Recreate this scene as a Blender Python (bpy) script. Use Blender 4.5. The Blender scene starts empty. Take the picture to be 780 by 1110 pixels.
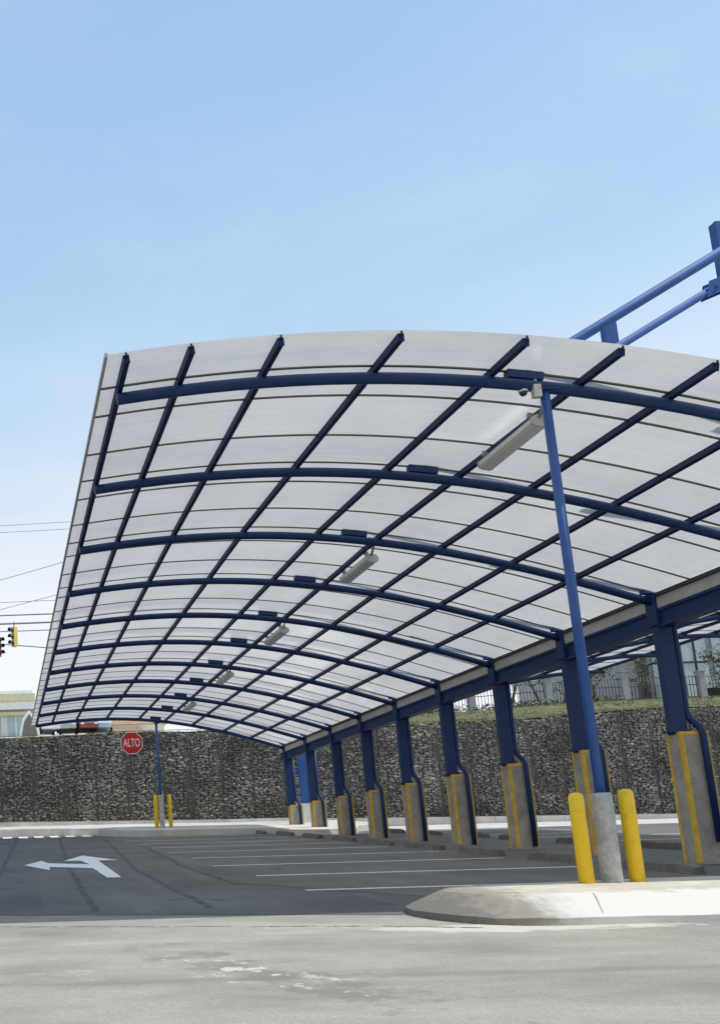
import bpy, bmesh, math, random
import numpy as np
from mathutils import Vector, Matrix

random.seed(7)
rad = math.radians
SC = bpy.context.scene
COL = SC.collection

# ------------------------------------------------------------------ camera
def look(yaw, pitch, roll):
    fw = Vector((-math.sin(yaw), math.cos(yaw), 0)); rt = Vector((math.cos(yaw), math.sin(yaw), 0)); up = Vector((0, 0, 1))
    f2 = fw*math.cos(pitch) + up*math.sin(pitch); u2 = up*math.cos(pitch) - fw*math.sin(pitch)
    r3 = rt*math.cos(roll) + u2*math.sin(roll); u3 = u2*math.cos(roll) - rt*math.sin(roll)
    return Matrix((r3, u3, -f2)).transposed().to_4x4()

cam = bpy.data.cameras.new('camera')
cam.sensor_fit = 'VERTICAL'; cam.sensor_height = 24.0
cam.lens = 1048/1110*24.0
cam.shift_x = (390-28.23)/1110          # an off-centre crop of a wider picture
cam.shift_y = (750-555)/1110
cam.clip_start = 0.05; cam.clip_end = 2000
cob = bpy.data.objects.new('camera', cam); COL.objects.link(cob)
cob.matrix_world = look(-0.02923, 0.17052, -0.03772)
SC.camera = cob

# ------------------------------------------------------------------ light
SUN_DIR = Vector((0.46, -0.115, 0.87)).normalized()       # from the place towards the sun
EL = math.asin(SUN_DIR.z); AZ = math.atan2(SUN_DIR.x, SUN_DIR.y)
world = bpy.data.worlds.new('World'); SC.world = world; world.use_nodes = True
nt = world.node_tree; nt.nodes.clear()
sky = nt.nodes.new('ShaderNodeTexSky'); sky.sky_type = 'NISHITA'; sky.sun_disc = False
sky.sun_elevation = EL; sky.sun_rotation = AZ
sky.altitude = 900; sky.air_density = 1.0; sky.dust_density = 1.2; sky.ozone_density = 1.0
bg = nt.nodes.new('ShaderNodeBackground'); bg.inputs['Strength'].default_value = 0.15
wo = nt.nodes.new('ShaderNodeOutputWorld')
# thin high haze and cloud low over the horizon
tc = nt.nodes.new('ShaderNodeTexCoord')
mp = nt.nodes.new('ShaderNodeMapping'); mp.inputs['Scale'].default_value = (1.5, 1.5, 5.0)
nz = nt.nodes.new('ShaderNodeTexNoise'); nz.inputs['Scale'].default_value = 2.2; nz.inputs['Detail'].default_value = 6
sp = nt.nodes.new('ShaderNodeSeparateXYZ')
nt.links.new(tc.outputs['Generated'], mp.inputs['Vector']); nt.links.new(mp.outputs['Vector'], nz.inputs['Vector'])
nt.links.new(tc.outputs['Generated'], sp.inputs['Vector'])
ramp = nt.nodes.new('ShaderNodeValToRGB'); cr = ramp.color_ramp      # pale tropical haze: white low down, soft blue higher up
stops = [(0.0, (.92, .95, 1.0)), (0.16, (1.10, 1.09, 1.08)), (0.26, (1.07, 1.07, 1.07)), (0.38, (.74, .89, 1.04)), (0.50, (.52, .775, 1.0)), (0.70, (.40, .645, .95)), (1.0, (.29, .49, .82))]
while len(cr.elements) < len(stops): cr.elements.new(0.5)
for e, (p, c) in zip(cr.elements, stops): e.position = p; e.color = (*c, 1)
wob = nt.nodes.new('ShaderNodeMath'); wob.operation = 'MULTIPLY_ADD'; wob.inputs[1].default_value = -0.16
nt.links.new(nz.outputs['Fac'], wob.inputs[0])
ad = nt.nodes.new('ShaderNodeMath'); ad.operation = 'ADD'; ad.inputs[1].default_value = 0.08
nt.links.new(sp.outputs['Z'], ad.inputs[0]); nt.links.new(ad.outputs[0], wob.inputs[2])
nt.links.new(wob.outputs[0], ramp.inputs['Fac'])
sc_ = nt.nodes.new('ShaderNodeMix'); sc_.data_type = 'RGBA'; sc_.blend_type = 'MULTIPLY'; sc_.inputs[0].default_value = 1
sc_.inputs[7].default_value = (5.2, 5.2, 5.2, 1); sc_.clamp_result = False
nt.links.new(ramp.outputs['Color'], sc_.inputs[6])
mx = nt.nodes.new('ShaderNodeMix'); mx.data_type = 'RGBA'; mx.inputs[0].default_value = 0.8
nt.links.new(sky.outputs['Color'], mx.inputs[6])
mp2 = nt.nodes.new('ShaderNodeMapping'); mp2.inputs['Scale'].default_value = (1.2, 3.0, 4.5); mp2.inputs['Rotation'].default_value = (0.3, 0.2, 0.5); mp2.inputs['Location'].default_value = (3.1, .4, .7)
nt.links.new(tc.outputs['Generated'], mp2.inputs['Vector'])
nz2 = nt.nodes.new('ShaderNodeTexNoise'); nz2.inputs['Scale'].default_value = 1.6; nz2.inputs['Detail'].default_value = 9; nz2.inputs['Roughness'].default_value = .6; nz2.inputs['Distortion'].default_value = .6
nt.links.new(mp2.outputs['Vector'], nz2.inputs['Vector'])
rw = nt.nodes.new('ShaderNodeMapRange'); rw.inputs['From Min'].default_value = .48; rw.inputs['From Max'].default_value = .78; rw.inputs['To Max'].default_value = .22
nt.links.new(nz2.outputs['Fac'], rw.inputs['Value'])
wi = nt.nodes.new('ShaderNodeMix'); wi.data_type = 'RGBA'; wi.inputs[7].default_value = (5.3, 5.4, 5.5, 1)
nt.links.new(rw.outputs['Result'], wi.inputs[0]); nt.links.new(sc_.outputs[2], wi.inputs[6]); nt.links.new(wi.outputs[2], mx.inputs[7])
nt.links.new(mx.outputs[2], bg.inputs['Color']); nt.links.new(bg.outputs['Background'], wo.inputs['Surface'])

sun = bpy.data.lights.new('sun', 'SUN'); sun.energy = 3.3; sun.angle = rad(0.5); sun.color = (1.0, 0.955, 0.89)
sob = bpy.data.objects.new('sun', sun); COL.objects.link(sob)
sob.rotation_euler = SUN_DIR.to_track_quat('Z', 'Y').to_euler(); sob.location = (0, 0, 40)
SC.view_settings.view_transform = 'Standard'; SC.view_settings.look = 'None'
SC.view_settings.exposure = 0.3; SC.view_settings.gamma = 1.0; SC.view_settings.use_curve_mapping = False
SC.render.engine = 'CYCLES'
SC.cycles.max_bounces = 8; SC.cycles.diffuse_bounces = 4; SC.cycles.use_denoising = True

# ------------------------------------------------------------------ materials
def mat(name, col, rough=0.6, metal=0.0, var=0.12, scale=3.0, bump=0.0, bscale=60.0, spec=0.5, col2=None, lo=0.35, hi=0.65,
        fine=0.0, fscale=90.0, stretch=(1, 1, 1), island=None):
    m = bpy.data.materials.new(name); m.use_nodes = True
    n = m.node_tree.nodes; l = m.node_tree.links
    b = n['Principled BSDF']
    b.inputs['Roughness'].default_value = rough; b.inputs['Metallic'].default_value = metal
    b.inputs['Specular IOR Level'].default_value = spec
    g = n.new('ShaderNodeNewGeometry'); mpn = n.new('ShaderNodeMapping'); mpn.inputs['Scale'].default_value = stretch
    l.new(g.outputs['Position'], mpn.inputs['Vector'])
    t = n.new('ShaderNodeTexNoise'); t.inputs['Scale'].default_value = scale; t.inputs['Detail'].default_value = 7
    t.inputs['Roughness'].default_value = 0.62
    l.new(mpn.outputs['Vector'], t.inputs['Vector'])
    r = n.new('ShaderNodeMapRange'); r.inputs['From Min'].default_value = lo; r.inputs['From Max'].default_value = hi
    l.new(t.outputs['Fac'], r.inputs['Value'])
    c = n.new('ShaderNodeMix'); c.data_type = 'RGBA'
    a = [max(0, x*(1-var)) for x in col]; d = [min(1, x*(1+var)) for x in col] if col2 is None else list(col2)
    c.inputs[6].default_value = (*a, 1); c.inputs[7].default_value = (*d, 1)
    l.new(r.outputs['Result'], c.inputs[0])
    out = c.outputs[2]
    if fine > 0:
        t2 = n.new('ShaderNodeTexNoise'); t2.inputs['Scale'].default_value = fscale; t2.inputs['Detail'].default_value = 4
        l.new(mpn.outputs['Vector'], t2.inputs['Vector'])
        r2 = n.new('ShaderNodeMapRange'); r2.inputs['From Min'].default_value = 0.3; r2.inputs['From Max'].default_value = 0.7
        r2.inputs['To Min'].default_value = 1-fine; r2.inputs['To Max'].default_value = 1+fine
        l.new(t2.outputs['Fac'], r2.inputs['Value'])
        mm = n.new('ShaderNodeMix'); mm.data_type = 'RGBA'; mm.blend_type = 'MULTIPLY'; mm.inputs[0].default_value = 1
        l.new(out, mm.inputs[6]); l.new(r2.outputs['Result'], mm.inputs[7]); out = mm.outputs[2]
    if island:
        r3 = n.new('ShaderNodeMapRange'); r3.inputs['To Min'].default_value = island[0]; r3.inputs['To Max'].default_value = island[1]
        pw = n.new('ShaderNodeMath'); pw.operation = 'POWER'; pw.inputs[1].default_value = 1.7
        l.new(g.outputs['Random Per Island'], pw.inputs[0]); l.new(pw.outputs['Value'], r3.inputs['Value'])
        mm = n.new('ShaderNodeMix'); mm.data_type = 'RGBA'; mm.blend_type = 'MULTIPLY'; mm.inputs[0].default_value = 1
        l.new(out, mm.inputs[6]); l.new(r3.outputs['Result'], mm.inputs[7]); out = mm.outputs[2]
    l.new(out, b.inputs['Base Color'])
    if bump > 0:
        t3 = n.new('ShaderNodeTexNoise'); t3.inputs['Scale'].default_value = bscale; t3.inputs['Detail'].default_value = 5
        l.new(mpn.outputs['Vector'], t3.inputs['Vector'])
        bp = n.new('ShaderNodeBump'); bp.inputs['Strength'].default_value = bump; bp.inputs['Distance'].default_value = 0.01
        l.new(t3.outputs['Fac'], bp.inputs['Height']); l.new(bp.outputs['Normal'], b.inputs['Normal'])
    return m

M = {}
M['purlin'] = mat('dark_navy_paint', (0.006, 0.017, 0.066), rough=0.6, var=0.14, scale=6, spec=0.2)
M['sunlit_blue'] = mat('sun_faded_blue_paint', (0.032, 0.092, 0.28), rough=0.65, var=0.12, scale=4, spec=0.25)  # sunlight on masts, rods and gussets put into a lighter blue
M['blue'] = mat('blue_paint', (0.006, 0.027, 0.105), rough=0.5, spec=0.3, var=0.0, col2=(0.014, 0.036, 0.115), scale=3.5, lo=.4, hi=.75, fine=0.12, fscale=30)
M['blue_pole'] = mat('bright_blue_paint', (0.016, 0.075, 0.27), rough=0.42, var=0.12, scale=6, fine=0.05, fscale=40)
M['yellow'] = mat('yellow_paint', (0.66, 0.40, 0.018), rough=0.5, var=0.0, col2=(0.83, 0.53, 0.014), scale=6, lo=.30, hi=.45, fine=0.07, fscale=60)
M['yellow_worn'] = mat('worn_yellow_paint', (0.62, 0.38, 0.03), rough=0.6, var=0.22, scale=7, fine=0.12, fscale=50, col2=(0.66, 0.43, 0.05))
M['concrete'] = mat('concrete', (0.24, 0.225, 0.20), rough=0.88, var=0.0, col2=(0.37, 0.345, 0.305), scale=3.0, fine=0.15, fscale=45, bump=0.25)
M['footing'] = mat('rough_concrete', (0.40, 0.385, 0.355), rough=0.9, var=0.22, scale=6, fine=0.16, fscale=40, bump=0.6, bscale=30)
M['white_concrete'] = mat('white_concrete', (0.62, 0.59, 0.52), rough=0.85, var=0.12, scale=4, fine=0.06)
M['stop'] = mat('wheel_stop_concrete', (0.13, 0.122, 0.11), rough=0.9, var=0.25, scale=4, fine=0.15, bump=0.4)
M['pavement'] = mat('worn_pavement', (0.195, 0.184, 0.155), rough=0.9, var=0.0, col2=(0.325, 0.307, 0.26), scale=0.8, lo=0.33, hi=0.66, fine=0.2, fscale=60, bump=0.35, bscale=70, stretch=(0.7, 1.5, 1))
def residue_and_shadow(m):
    n = m.node_tree.nodes; l = m.node_tree.links; bs = n['Principled BSDF']; src = bs.inputs['Base Color'].links[0].from_socket
    g = n.new('ShaderNodeNewGeometry')
    def math_(op, a, b=None, c=None):
        x = n.new('ShaderNodeMath'); x.operation = op
        for i, v in enumerate((a, b, c)):
            if v is None: continue
            if isinstance(v, (int, float)): x.inputs[i].default_value = v
            else: l.new(v, x.inputs[i])
        return x.outputs[0]
    def band(c, ang, hx, hy):
        mp_ = n.new('ShaderNodeMapping'); mp_.vector_type = 'TEXTURE'; mp_.inputs['Location'].default_value = (*c, 0); mp_.inputs['Rotation'].default_value = (0, 0, ang); mp_.inputs['Scale'].default_value = (hx, hy, 1)
        l.new(g.outputs['Position'], mp_.inputs['Vector']); s_ = n.new('ShaderNodeSeparateXYZ'); l.new(mp_.outputs[0], s_.inputs[0])
        d = math_('ADD', math_('POWER', math_('ABSOLUTE', s_.outputs[0]), 2.0), math_('POWER', math_('ABSOLUTE', s_.outputs[1]), 2.0))
        return math_('SUBTRACT', 1.0, d)                 # 1 in the middle, 0 at the rim
    def nz_(sc, st, det=9):
        mp_ = n.new('ShaderNodeMapping'); mp_.inputs['Scale'].default_value = st; l.new(g.outputs['Position'], mp_.inputs['Vector'])
        t = n.new('ShaderNodeTexNoise'); t.inputs['Scale'].default_value = sc; t.inputs['Detail'].default_value = det; t.inputs['Roughness'].default_value = .68; l.new(mp_.outputs[0], t.inputs['Vector']); return t.outputs['Fac']
    def apply(env, nz, k, lo, hi, col, amt, src):
        v = math_('ADD', nz, math_('MULTIPLY', math_('MAXIMUM', env, -1.5), k))
        r = n.new('ShaderNodeMapRange'); r.inputs['From Min'].default_value = lo; r.inputs['From Max'].default_value = hi; r.inputs['To Max'].default_value = amt; l.new(v, r.inputs['Value'])
        x = n.new('ShaderNodeMix'); x.data_type = 'RGBA'; l.new(r.outputs[0], x.inputs[0]); l.new(src, x.inputs[6]); x.inputs[7].default_value = (*col, 1); return x.outputs[2]
    c = apply(band((1.75, 6.9), rad(-64), 2.1, .55), nz_(3.2, (1, 1, 1)), .16, .58, .70, (0.165, 0.156, 0.132), .7, src)     # darker scuffed track
    c = apply(band((1.75, 6.75), rad(-62), 1.5, .45), nz_(4.5, (1, .9, 1)), .13, .665, .70, (0.50, 0.475, 0.40), .9, c)   # dried mortar spilt along it
    c = apply(band((0.2, 7.6), rad(5), 1.6, 1.8), nz_(2.6, (.5, 1.6, 1)), .06, .655, .70, (0.42, 0.40, 0.34), .6, c)
    c = apply(band((4.7, 8.72), rad(-3), 1.5, .33), nz_(3.0, (1, 1, 1)), .35, .55, .68, (0.50, 0.465, 0.385), .9, c)        # grit at the foot of the kerb
    c = apply(band((5.0, 6.55), rad(-1), 9.0, .14), nz_(1.2, (1, 1, 1)), .4, .62, .9, (0.16, 0.151, 0.128), .55, c)       # overhead wire's shadow, painted in as a faint dark line
    l.new(c, bs.inputs['Base Color'])
RES = residue_and_shadow
residue_and_shadow(M['pavement'])
M['asphalt'] = mat('asphalt', (0.080, 0.078, 0.074), rough=0.85, var=0.0, col2=(0.136, 0.132, 0.124), scale=0.45, lo=0.35, hi=0.65, fine=0.2, fscale=70, bump=0.35, bscale=90)
def oil(m):
    n = m.node_tree.nodes; l = m.node_tree.links; bs = n['Principled BSDF']; src = bs.inputs['Base Color'].links[0].from_socket
    g = n.new('ShaderNodeNewGeometry')
    def spots(sc, lo, hi, col, amt, st, src):
        mp_ = n.new('ShaderNodeMapping'); mp_.inputs['Scale'].default_value = st; l.new(g.outputs['Position'], mp_.inputs['Vector'])
        t = n.new('ShaderNodeTexNoise'); t.inputs['Scale'].default_value = sc; t.inputs['Detail'].default_value = 5; l.new(mp_.outputs[0], t.inputs['Vector'])
        r = n.new('ShaderNodeMapRange'); r.inputs['From Min'].default_value = lo; r.inputs['From Max'].default_value = hi; r.inputs['To Max'].default_value = amt; l.new(t.outputs['Fac'], r.inputs['Value'])
        x = n.new('ShaderNodeMix'); x.data_type = 'RGBA'; l.new(r.outputs[0], x.inputs[0]); l.new(src, x.inputs[6]); x.inputs[7].default_value = (*col, 1); return x.outputs[2]
    c = spots(1.3, .62, .70, (.045, .044, .042), .7, (1, 1, 1), src)          # oil drips
    c = spots(1.0, .55, .75, (.17, .165, .155), .55, (2.2, .16, 1), c)        # dusty tyre tracks along the aisle
    c = spots(2.5, .66, .72, (.19, .185, .17), .5, (1, .7, 1), c)             # pale dust
    l.new(c, bs.inputs['Base Color'])
oil(M['asphalt'])
M['seam'] = mat('tar_seam', (0.074, 0.072, 0.069), rough=0.8, var=0.2, scale=3)
M['joint'] = mat('pavement_joint', (0.20, 0.19, 0.17), rough=0.95, var=0.3, scale=8)
M['paint'] = mat('road_paint', (0.50, 0.50, 0.48), rough=0.8, var=0.0, col2=(0.70, 0.70, 0.67), scale=7, fine=0.15, fscale=40)
M['arrow'] = mat('fresh_road_paint', (0.70, 0.70, 0.68), rough=0.8, var=0.0, col2=(0.82, 0.82, 0.80), scale=6, fine=0.08, fscale=40)
M['wire_shadow'] = mat('wire_shadow_tone', (0.225, 0.21, 0.177), rough=0.9, var=0.15, scale=4, fine=0.15, fscale=60)  # tone for painting the overhead wire's shadow on the pavement
M['sidewalk_joint'] = mat('dusty_joint', (0.30, 0.28, 0.24), rough=0.9, var=0.2)
M['scrap'] = mat('pale_residue', (0.56, 0.54, 0.48), rough=0.9, var=0.15, scale=9, fine=0.1)
def kerb_mat():
    m = mat('worn_painted_kerb', (0.40, 0.365, 0.30), rough=0.88, var=0.0, col2=(0.52, 0.48, 0.40), scale=2.2, fine=0.12, fscale=30, bump=0.35, bscale=30)
    n = m.node_tree.nodes; l = m.node_tree.links; bs = n['Principled BSDF']; src = bs.inputs['Base Color'].links[0].from_socket
    g = n.new('ShaderNodeNewGeometry'); s_ = n.new('ShaderNodeSeparateXYZ'); l.new(g.outputs['Position'], s_.inputs[0])
    def noise(sc, k, off):
        t = n.new('ShaderNodeTexNoise'); t.inputs['Scale'].default_value = sc; t.inputs['Detail'].default_value = 6; l.new(g.outputs['Position'], t.inputs['Vector'])
        a = n.new('ShaderNodeMath'); a.operation = 'MULTIPLY_ADD'; a.inputs[1].default_value = k; a.inputs[2].default_value = off; l.new(t.outputs['Fac'], a.inputs[0]); return a.outputs[0]
    def ramp(axis, nz, lo, hi):
        a = n.new('ShaderNodeMath'); a.operation = 'ADD'; l.new(s_.outputs[axis], a.inputs[0]); l.new(nz, a.inputs[1])
        r = n.new('ShaderNodeMapRange'); r.interpolation_type = 'SMOOTHSTEP'; r.inputs['From Min'].default_value = lo; r.inputs['From Max'].default_value = hi; l.new(a.outputs[0], r.inputs['Value']); return r.outputs[0]
    def mixc(f, a, b):
        x = n.new('ShaderNodeMix'); x.data_type = 'RGBA'; l.new(f, x.inputs[0]) 
        for i, v in ((6, a), (7, b)):
            if isinstance(v, tuple): x.inputs[i].default_value = (*v, 1)
            else: l.new(v, x.inputs[i])
        return x.outputs[2]
    white = mixc(ramp('Y', noise(6.5, .9, -.45), 9.12, 9.34), (0.56, 0.54, 0.49), src)     # white paint left on the sloping face
    c = mixc(ramp('X', noise(9, .9, -.45), 4.25, 4.65), (0.15, 0.14, 0.12), mixc(ramp('X', noise(7, 1.4, -.7), 4.6, 5.5), (0.25, 0.22, 0.175), white))         # tyre-blackened nose
    c2 = c
    c = mixc(ramp('X', noise(6.5, .9, -.45), 4.75, 5.3), c2, white)
    l.new(c, bs.inputs['Base Color']); return m
M['kerb'] = kerb_mat()
def ragged(m, sc, lo):                       # thin dried residue: breaks up into flecks
    n = m.node_tree.nodes; l = m.node_tree.links
    g = n.new('ShaderNodeNewGeometry'); t = n.new('ShaderNodeTexNoise'); t.inputs['Scale'].default_value = sc; t.inputs['Detail'].default_value = 8; t.inputs['Roughness'].default_value = .7
    l.new(g.outputs['Position'], t.inputs['Vector'])
    r = n.new('ShaderNodeMapRange'); r.inputs['From Min'].default_value = lo; r.inputs['From Max'].default_value = lo+.12; l.new(t.outputs['Fac'], r.inputs['Value'])
    l.new(r.outputs[0], n['Principled BSDF'].inputs['Alpha'])
ragged(M['scrap'], 9, .41); ragged(M['joint'], 7, .44); ragged(M['seam'], 5, .36); ragged(M['paint'], 16, .33)
M['sidewalk'] = mat('pale_concrete', (0.50, 0.475, 0.43), rough=0.88, var=0.15, scale=1.2, fine=0.08)
M['stone'] = mat('dark_stone', (0.178, 0.170, 0.148), rough=0.95, var=0.42, scale=0.55, fine=0.3, fscale=22, island=(0.72, 1.5), spec=0.2)
M['stone_back'] = mat('dark_fill', (0.15, 0.143, 0.125), rough=1.0)
M['wire'] = mat('galvanised_wire', (0.045, 0.045, 0.043), rough=0.6, var=0.2)
M['soil'] = mat('grassy_soil', (0.06, 0.065, 0.03), rough=1.0, var=0.0, col2=(0.15, 0.145, 0.06), scale=1.5, fine=0.3, fscale=9)
M['grass'] = mat('grass_blades', (0.07, 0.08, 0.022), rough=0.85, var=0.0, col2=(0.25, 0.235, 0.075), scale=1.2, fine=0.2)
M['street'] = mat('far_street', (0.12, 0.12, 0.12), rough=0.9)
M['steel'] = mat('grey_steel', (0.30, 0.30, 0.29), rough=0.5, metal=0.2)
M['gutter'] = mat('grey_gutter_sheet', (0.42, 0.40, 0.37), rough=0.55, var=0.1, scale=2, fine=0.05)
M['seal'] = mat('dark_rubber_seal', (0.03, 0.032, 0.04), rough=0.7)
M['strip'] = mat('bronze_joint_strip', (0.17, 0.16, 0.13), rough=0.6, var=0.15)
M['edge'] = mat('aluminium_edge', (0.34, 0.34, 0.33), rough=0.5, var=0.1)
M['housing'] = mat('light_housing', (0.55, 0.54, 0.50), rough=0.5, var=0.08)
M['diffuser'] = mat('light_diffuser', (0.62, 0.62, 0.58), rough=0.35, var=0.05)
M['white'] = mat('white_paint', (0.76, 0.76, 0.74), rough=0.5, var=0.06)
M['dark'] = mat('dark_plastic', (0.02, 0.02, 0.02), rough=0.4)
M['red'] = mat('stop_sign_red', (0.62, 0.012, 0.022), rough=0.5, var=0.06)
M['signal'] = mat('signal_yellow', (0.72, 0.50, 0.12), rough=0.5)
M['signal_orange'] = mat('signal_orange', (0.72, 0.30, 0.08), rough=0.5)
M['lens'] = mat('dark_lens', (0.025, 0.03, 0.03), rough=0.25)
M['cable'] = mat('hazed_cable', (0.30, 0.30, 0.31), rough=0.6)  # pale because distance haze is put into the cable colour
M['cream'] = mat('cream_render', (0.72, 0.70, 0.60), rough=0.85, var=0.06)
M['olive'] = mat('yellow_fascia', (0.55, 0.52, 0.32), rough=0.7, var=0.1)  # fascia paled, with distance haze put into its colour
M['glass'] = mat('window_glass', (0.10, 0.15, 0.17), rough=0.08, var=0.3, scale=0.4, spec=0.8)
M['paleglass'] = mat('pale_window_glass', (0.34, 0.42, 0.44), rough=0.15, var=0.25, scale=0.4, spec=0.8)
M['grey_wall'] = mat('grey_cladding', (0.30, 0.31, 0.31), rough=0.7, var=0.12)
M['orange'] = mat('orange_roof', (0.62, 0.42, 0.28), rough=0.8, var=0.15)
M['bark'] = mat('bark', (0.10, 0.085, 0.065), rough=0.95, var=0.3, scale=6)
M['leaf'] = mat('leaves', (0.035, 0.06, 0.018), rough=0.6, var=0.0, col2=(0.11, 0.15, 0.04), scale=2, island=(0.6, 1.6))
M['tyre'] = mat('tyre_rubber', (0.02, 0.02, 0.02), rough=0.9)
for nm, c in (('car_white', (0.72, 0.73, 0.74)), ('car_green', (0.40, 0.47, 0.42)), ('car_maroon', (0.20, 0.06, 0.06)), ('car_blue', (0.42, 0.52, 0.62))):
    M[nm] = mat(nm+'_paint', c, rough=0.3, var=0.04)

def roof_mat():
    m = bpy.data.materials.new('opal_polycarbonate'); m.use_nodes = True
    n = m.node_tree.nodes; l = m.node_tree.links; n.clear()
    o = n.new('ShaderNodeOutputMaterial')
    g = n.new('ShaderNodeNewGeometry')
    t = n.new('ShaderNodeTexNoise'); t.inputs['Scale'].default_value = 0.9; t.inputs['Detail'].default_value = 6
    l.new(g.outputs['Position'], t.inputs['Vector'])
    r = n.new('ShaderNodeMapRange'); r.inputs['From Min'].default_value = 0.3; r.inputs['From Max'].default_value = 0.7
    r.inputs['To Min'].default_value = 0.94; r.inputs['To Max'].default_value = 1.05
    l.new(t.outputs['Fac'], r.inputs['Value'])
    r2 = n.new('ShaderNodeMapRange'); r2.inputs['To Min'].default_value = 0.93; r2.inputs['To Max'].default_value = 1.03
    oi = n.new('ShaderNodeObjectInfo'); l.new(oi.outputs['Random'], r2.inputs['Value'])
    mu = n.new('ShaderNodeMath'); mu.operation = 'MULTIPLY'; 
    mq = n.new('ShaderNodeMapping'); mq.inputs['Scale'].default_value = (0.5, 7.0, 0.5); l.new(g.outputs['Position'], mq.inputs['Vector'])
    t2 = n.new('ShaderNodeTexNoise'); t2.inputs['Scale'].default_value = 1.6; t2.inputs['Detail'].default_value = 8; t2.inputs['Roughness'].default_value = 0.7; l.new(mq.outputs[0], t2.inputs['Vector'])
    r4 = n.new('ShaderNodeMapRange'); r4.inputs['From Min'].default_value = 0.28; r4.inputs['From Max'].default_value = 0.60   # water marks running down the sheets
    r4.inputs['To Min'].default_value = 0.93; r4.inputs['To Max'].default_value = 1.02; l.new(t2.outputs['Fac'], r4.inputs['Value'])
    m0 = n.new('ShaderNodeMath'); m0.operation = 'MULTIPLY'; l.new(r.outputs['Result'], m0.inputs[0]); l.new(r4.outputs['Result'], m0.inputs[1])
    l.new(m0.outputs[0], mu.inputs[0]); l.new(r2.outputs['Result'], mu.inputs[1])
    def tint(c):
        x = n.new('ShaderNodeMix'); x.data_type = 'RGBA'; x.blend_type = 'MULTIPLY'; x.inputs[0].default_value = 1
        x.inputs[6].default_value = (*c, 1); l.new(mu.outputs['Value'], x.inputs[7]); return x.outputs[2]
    d = n.new('ShaderNodeBsdfDiffuse'); l.new(tint((0.72, 0.71, 0.69)), d.inputs['Color'])
    tr = n.new('ShaderNodeBsdfTranslucent'); l.new(tint((0.95, 0.935, 0.91)), tr.inputs['Color'])
    mi = n.new('ShaderNodeMixShader'); mi.inputs[0].default_value = 0.60
    l.new(d.outputs[0], mi.inputs[1]); l.new(tr.outputs[0], mi.inputs[2])
    gl = n.new('ShaderNodeBsdfGlossy'); gl.inputs['Roughness'].default_value = 0.22
    fr = n.new('ShaderNodeLayerWeight'); fr.inputs['Blend'].default_value = 0.18
    fm = n.new('ShaderNodeMath'); fm.operation = 'MULTIPLY'; fm.inputs[1].default_value = 0.5; l.new(fr.outputs['Fresnel'], fm.inputs[0])
    m2 = n.new('ShaderNodeMixShader'); l.new(fm.outputs[0], m2.inputs[0]); l.new(mi.outputs[0], m2.inputs[1]); l.new(gl.outputs[0], m2.inputs[2])
    l.new(m2.outputs[0], o.inputs['Surface'])
    return m
M['roof'] = roof_mat()

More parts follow.
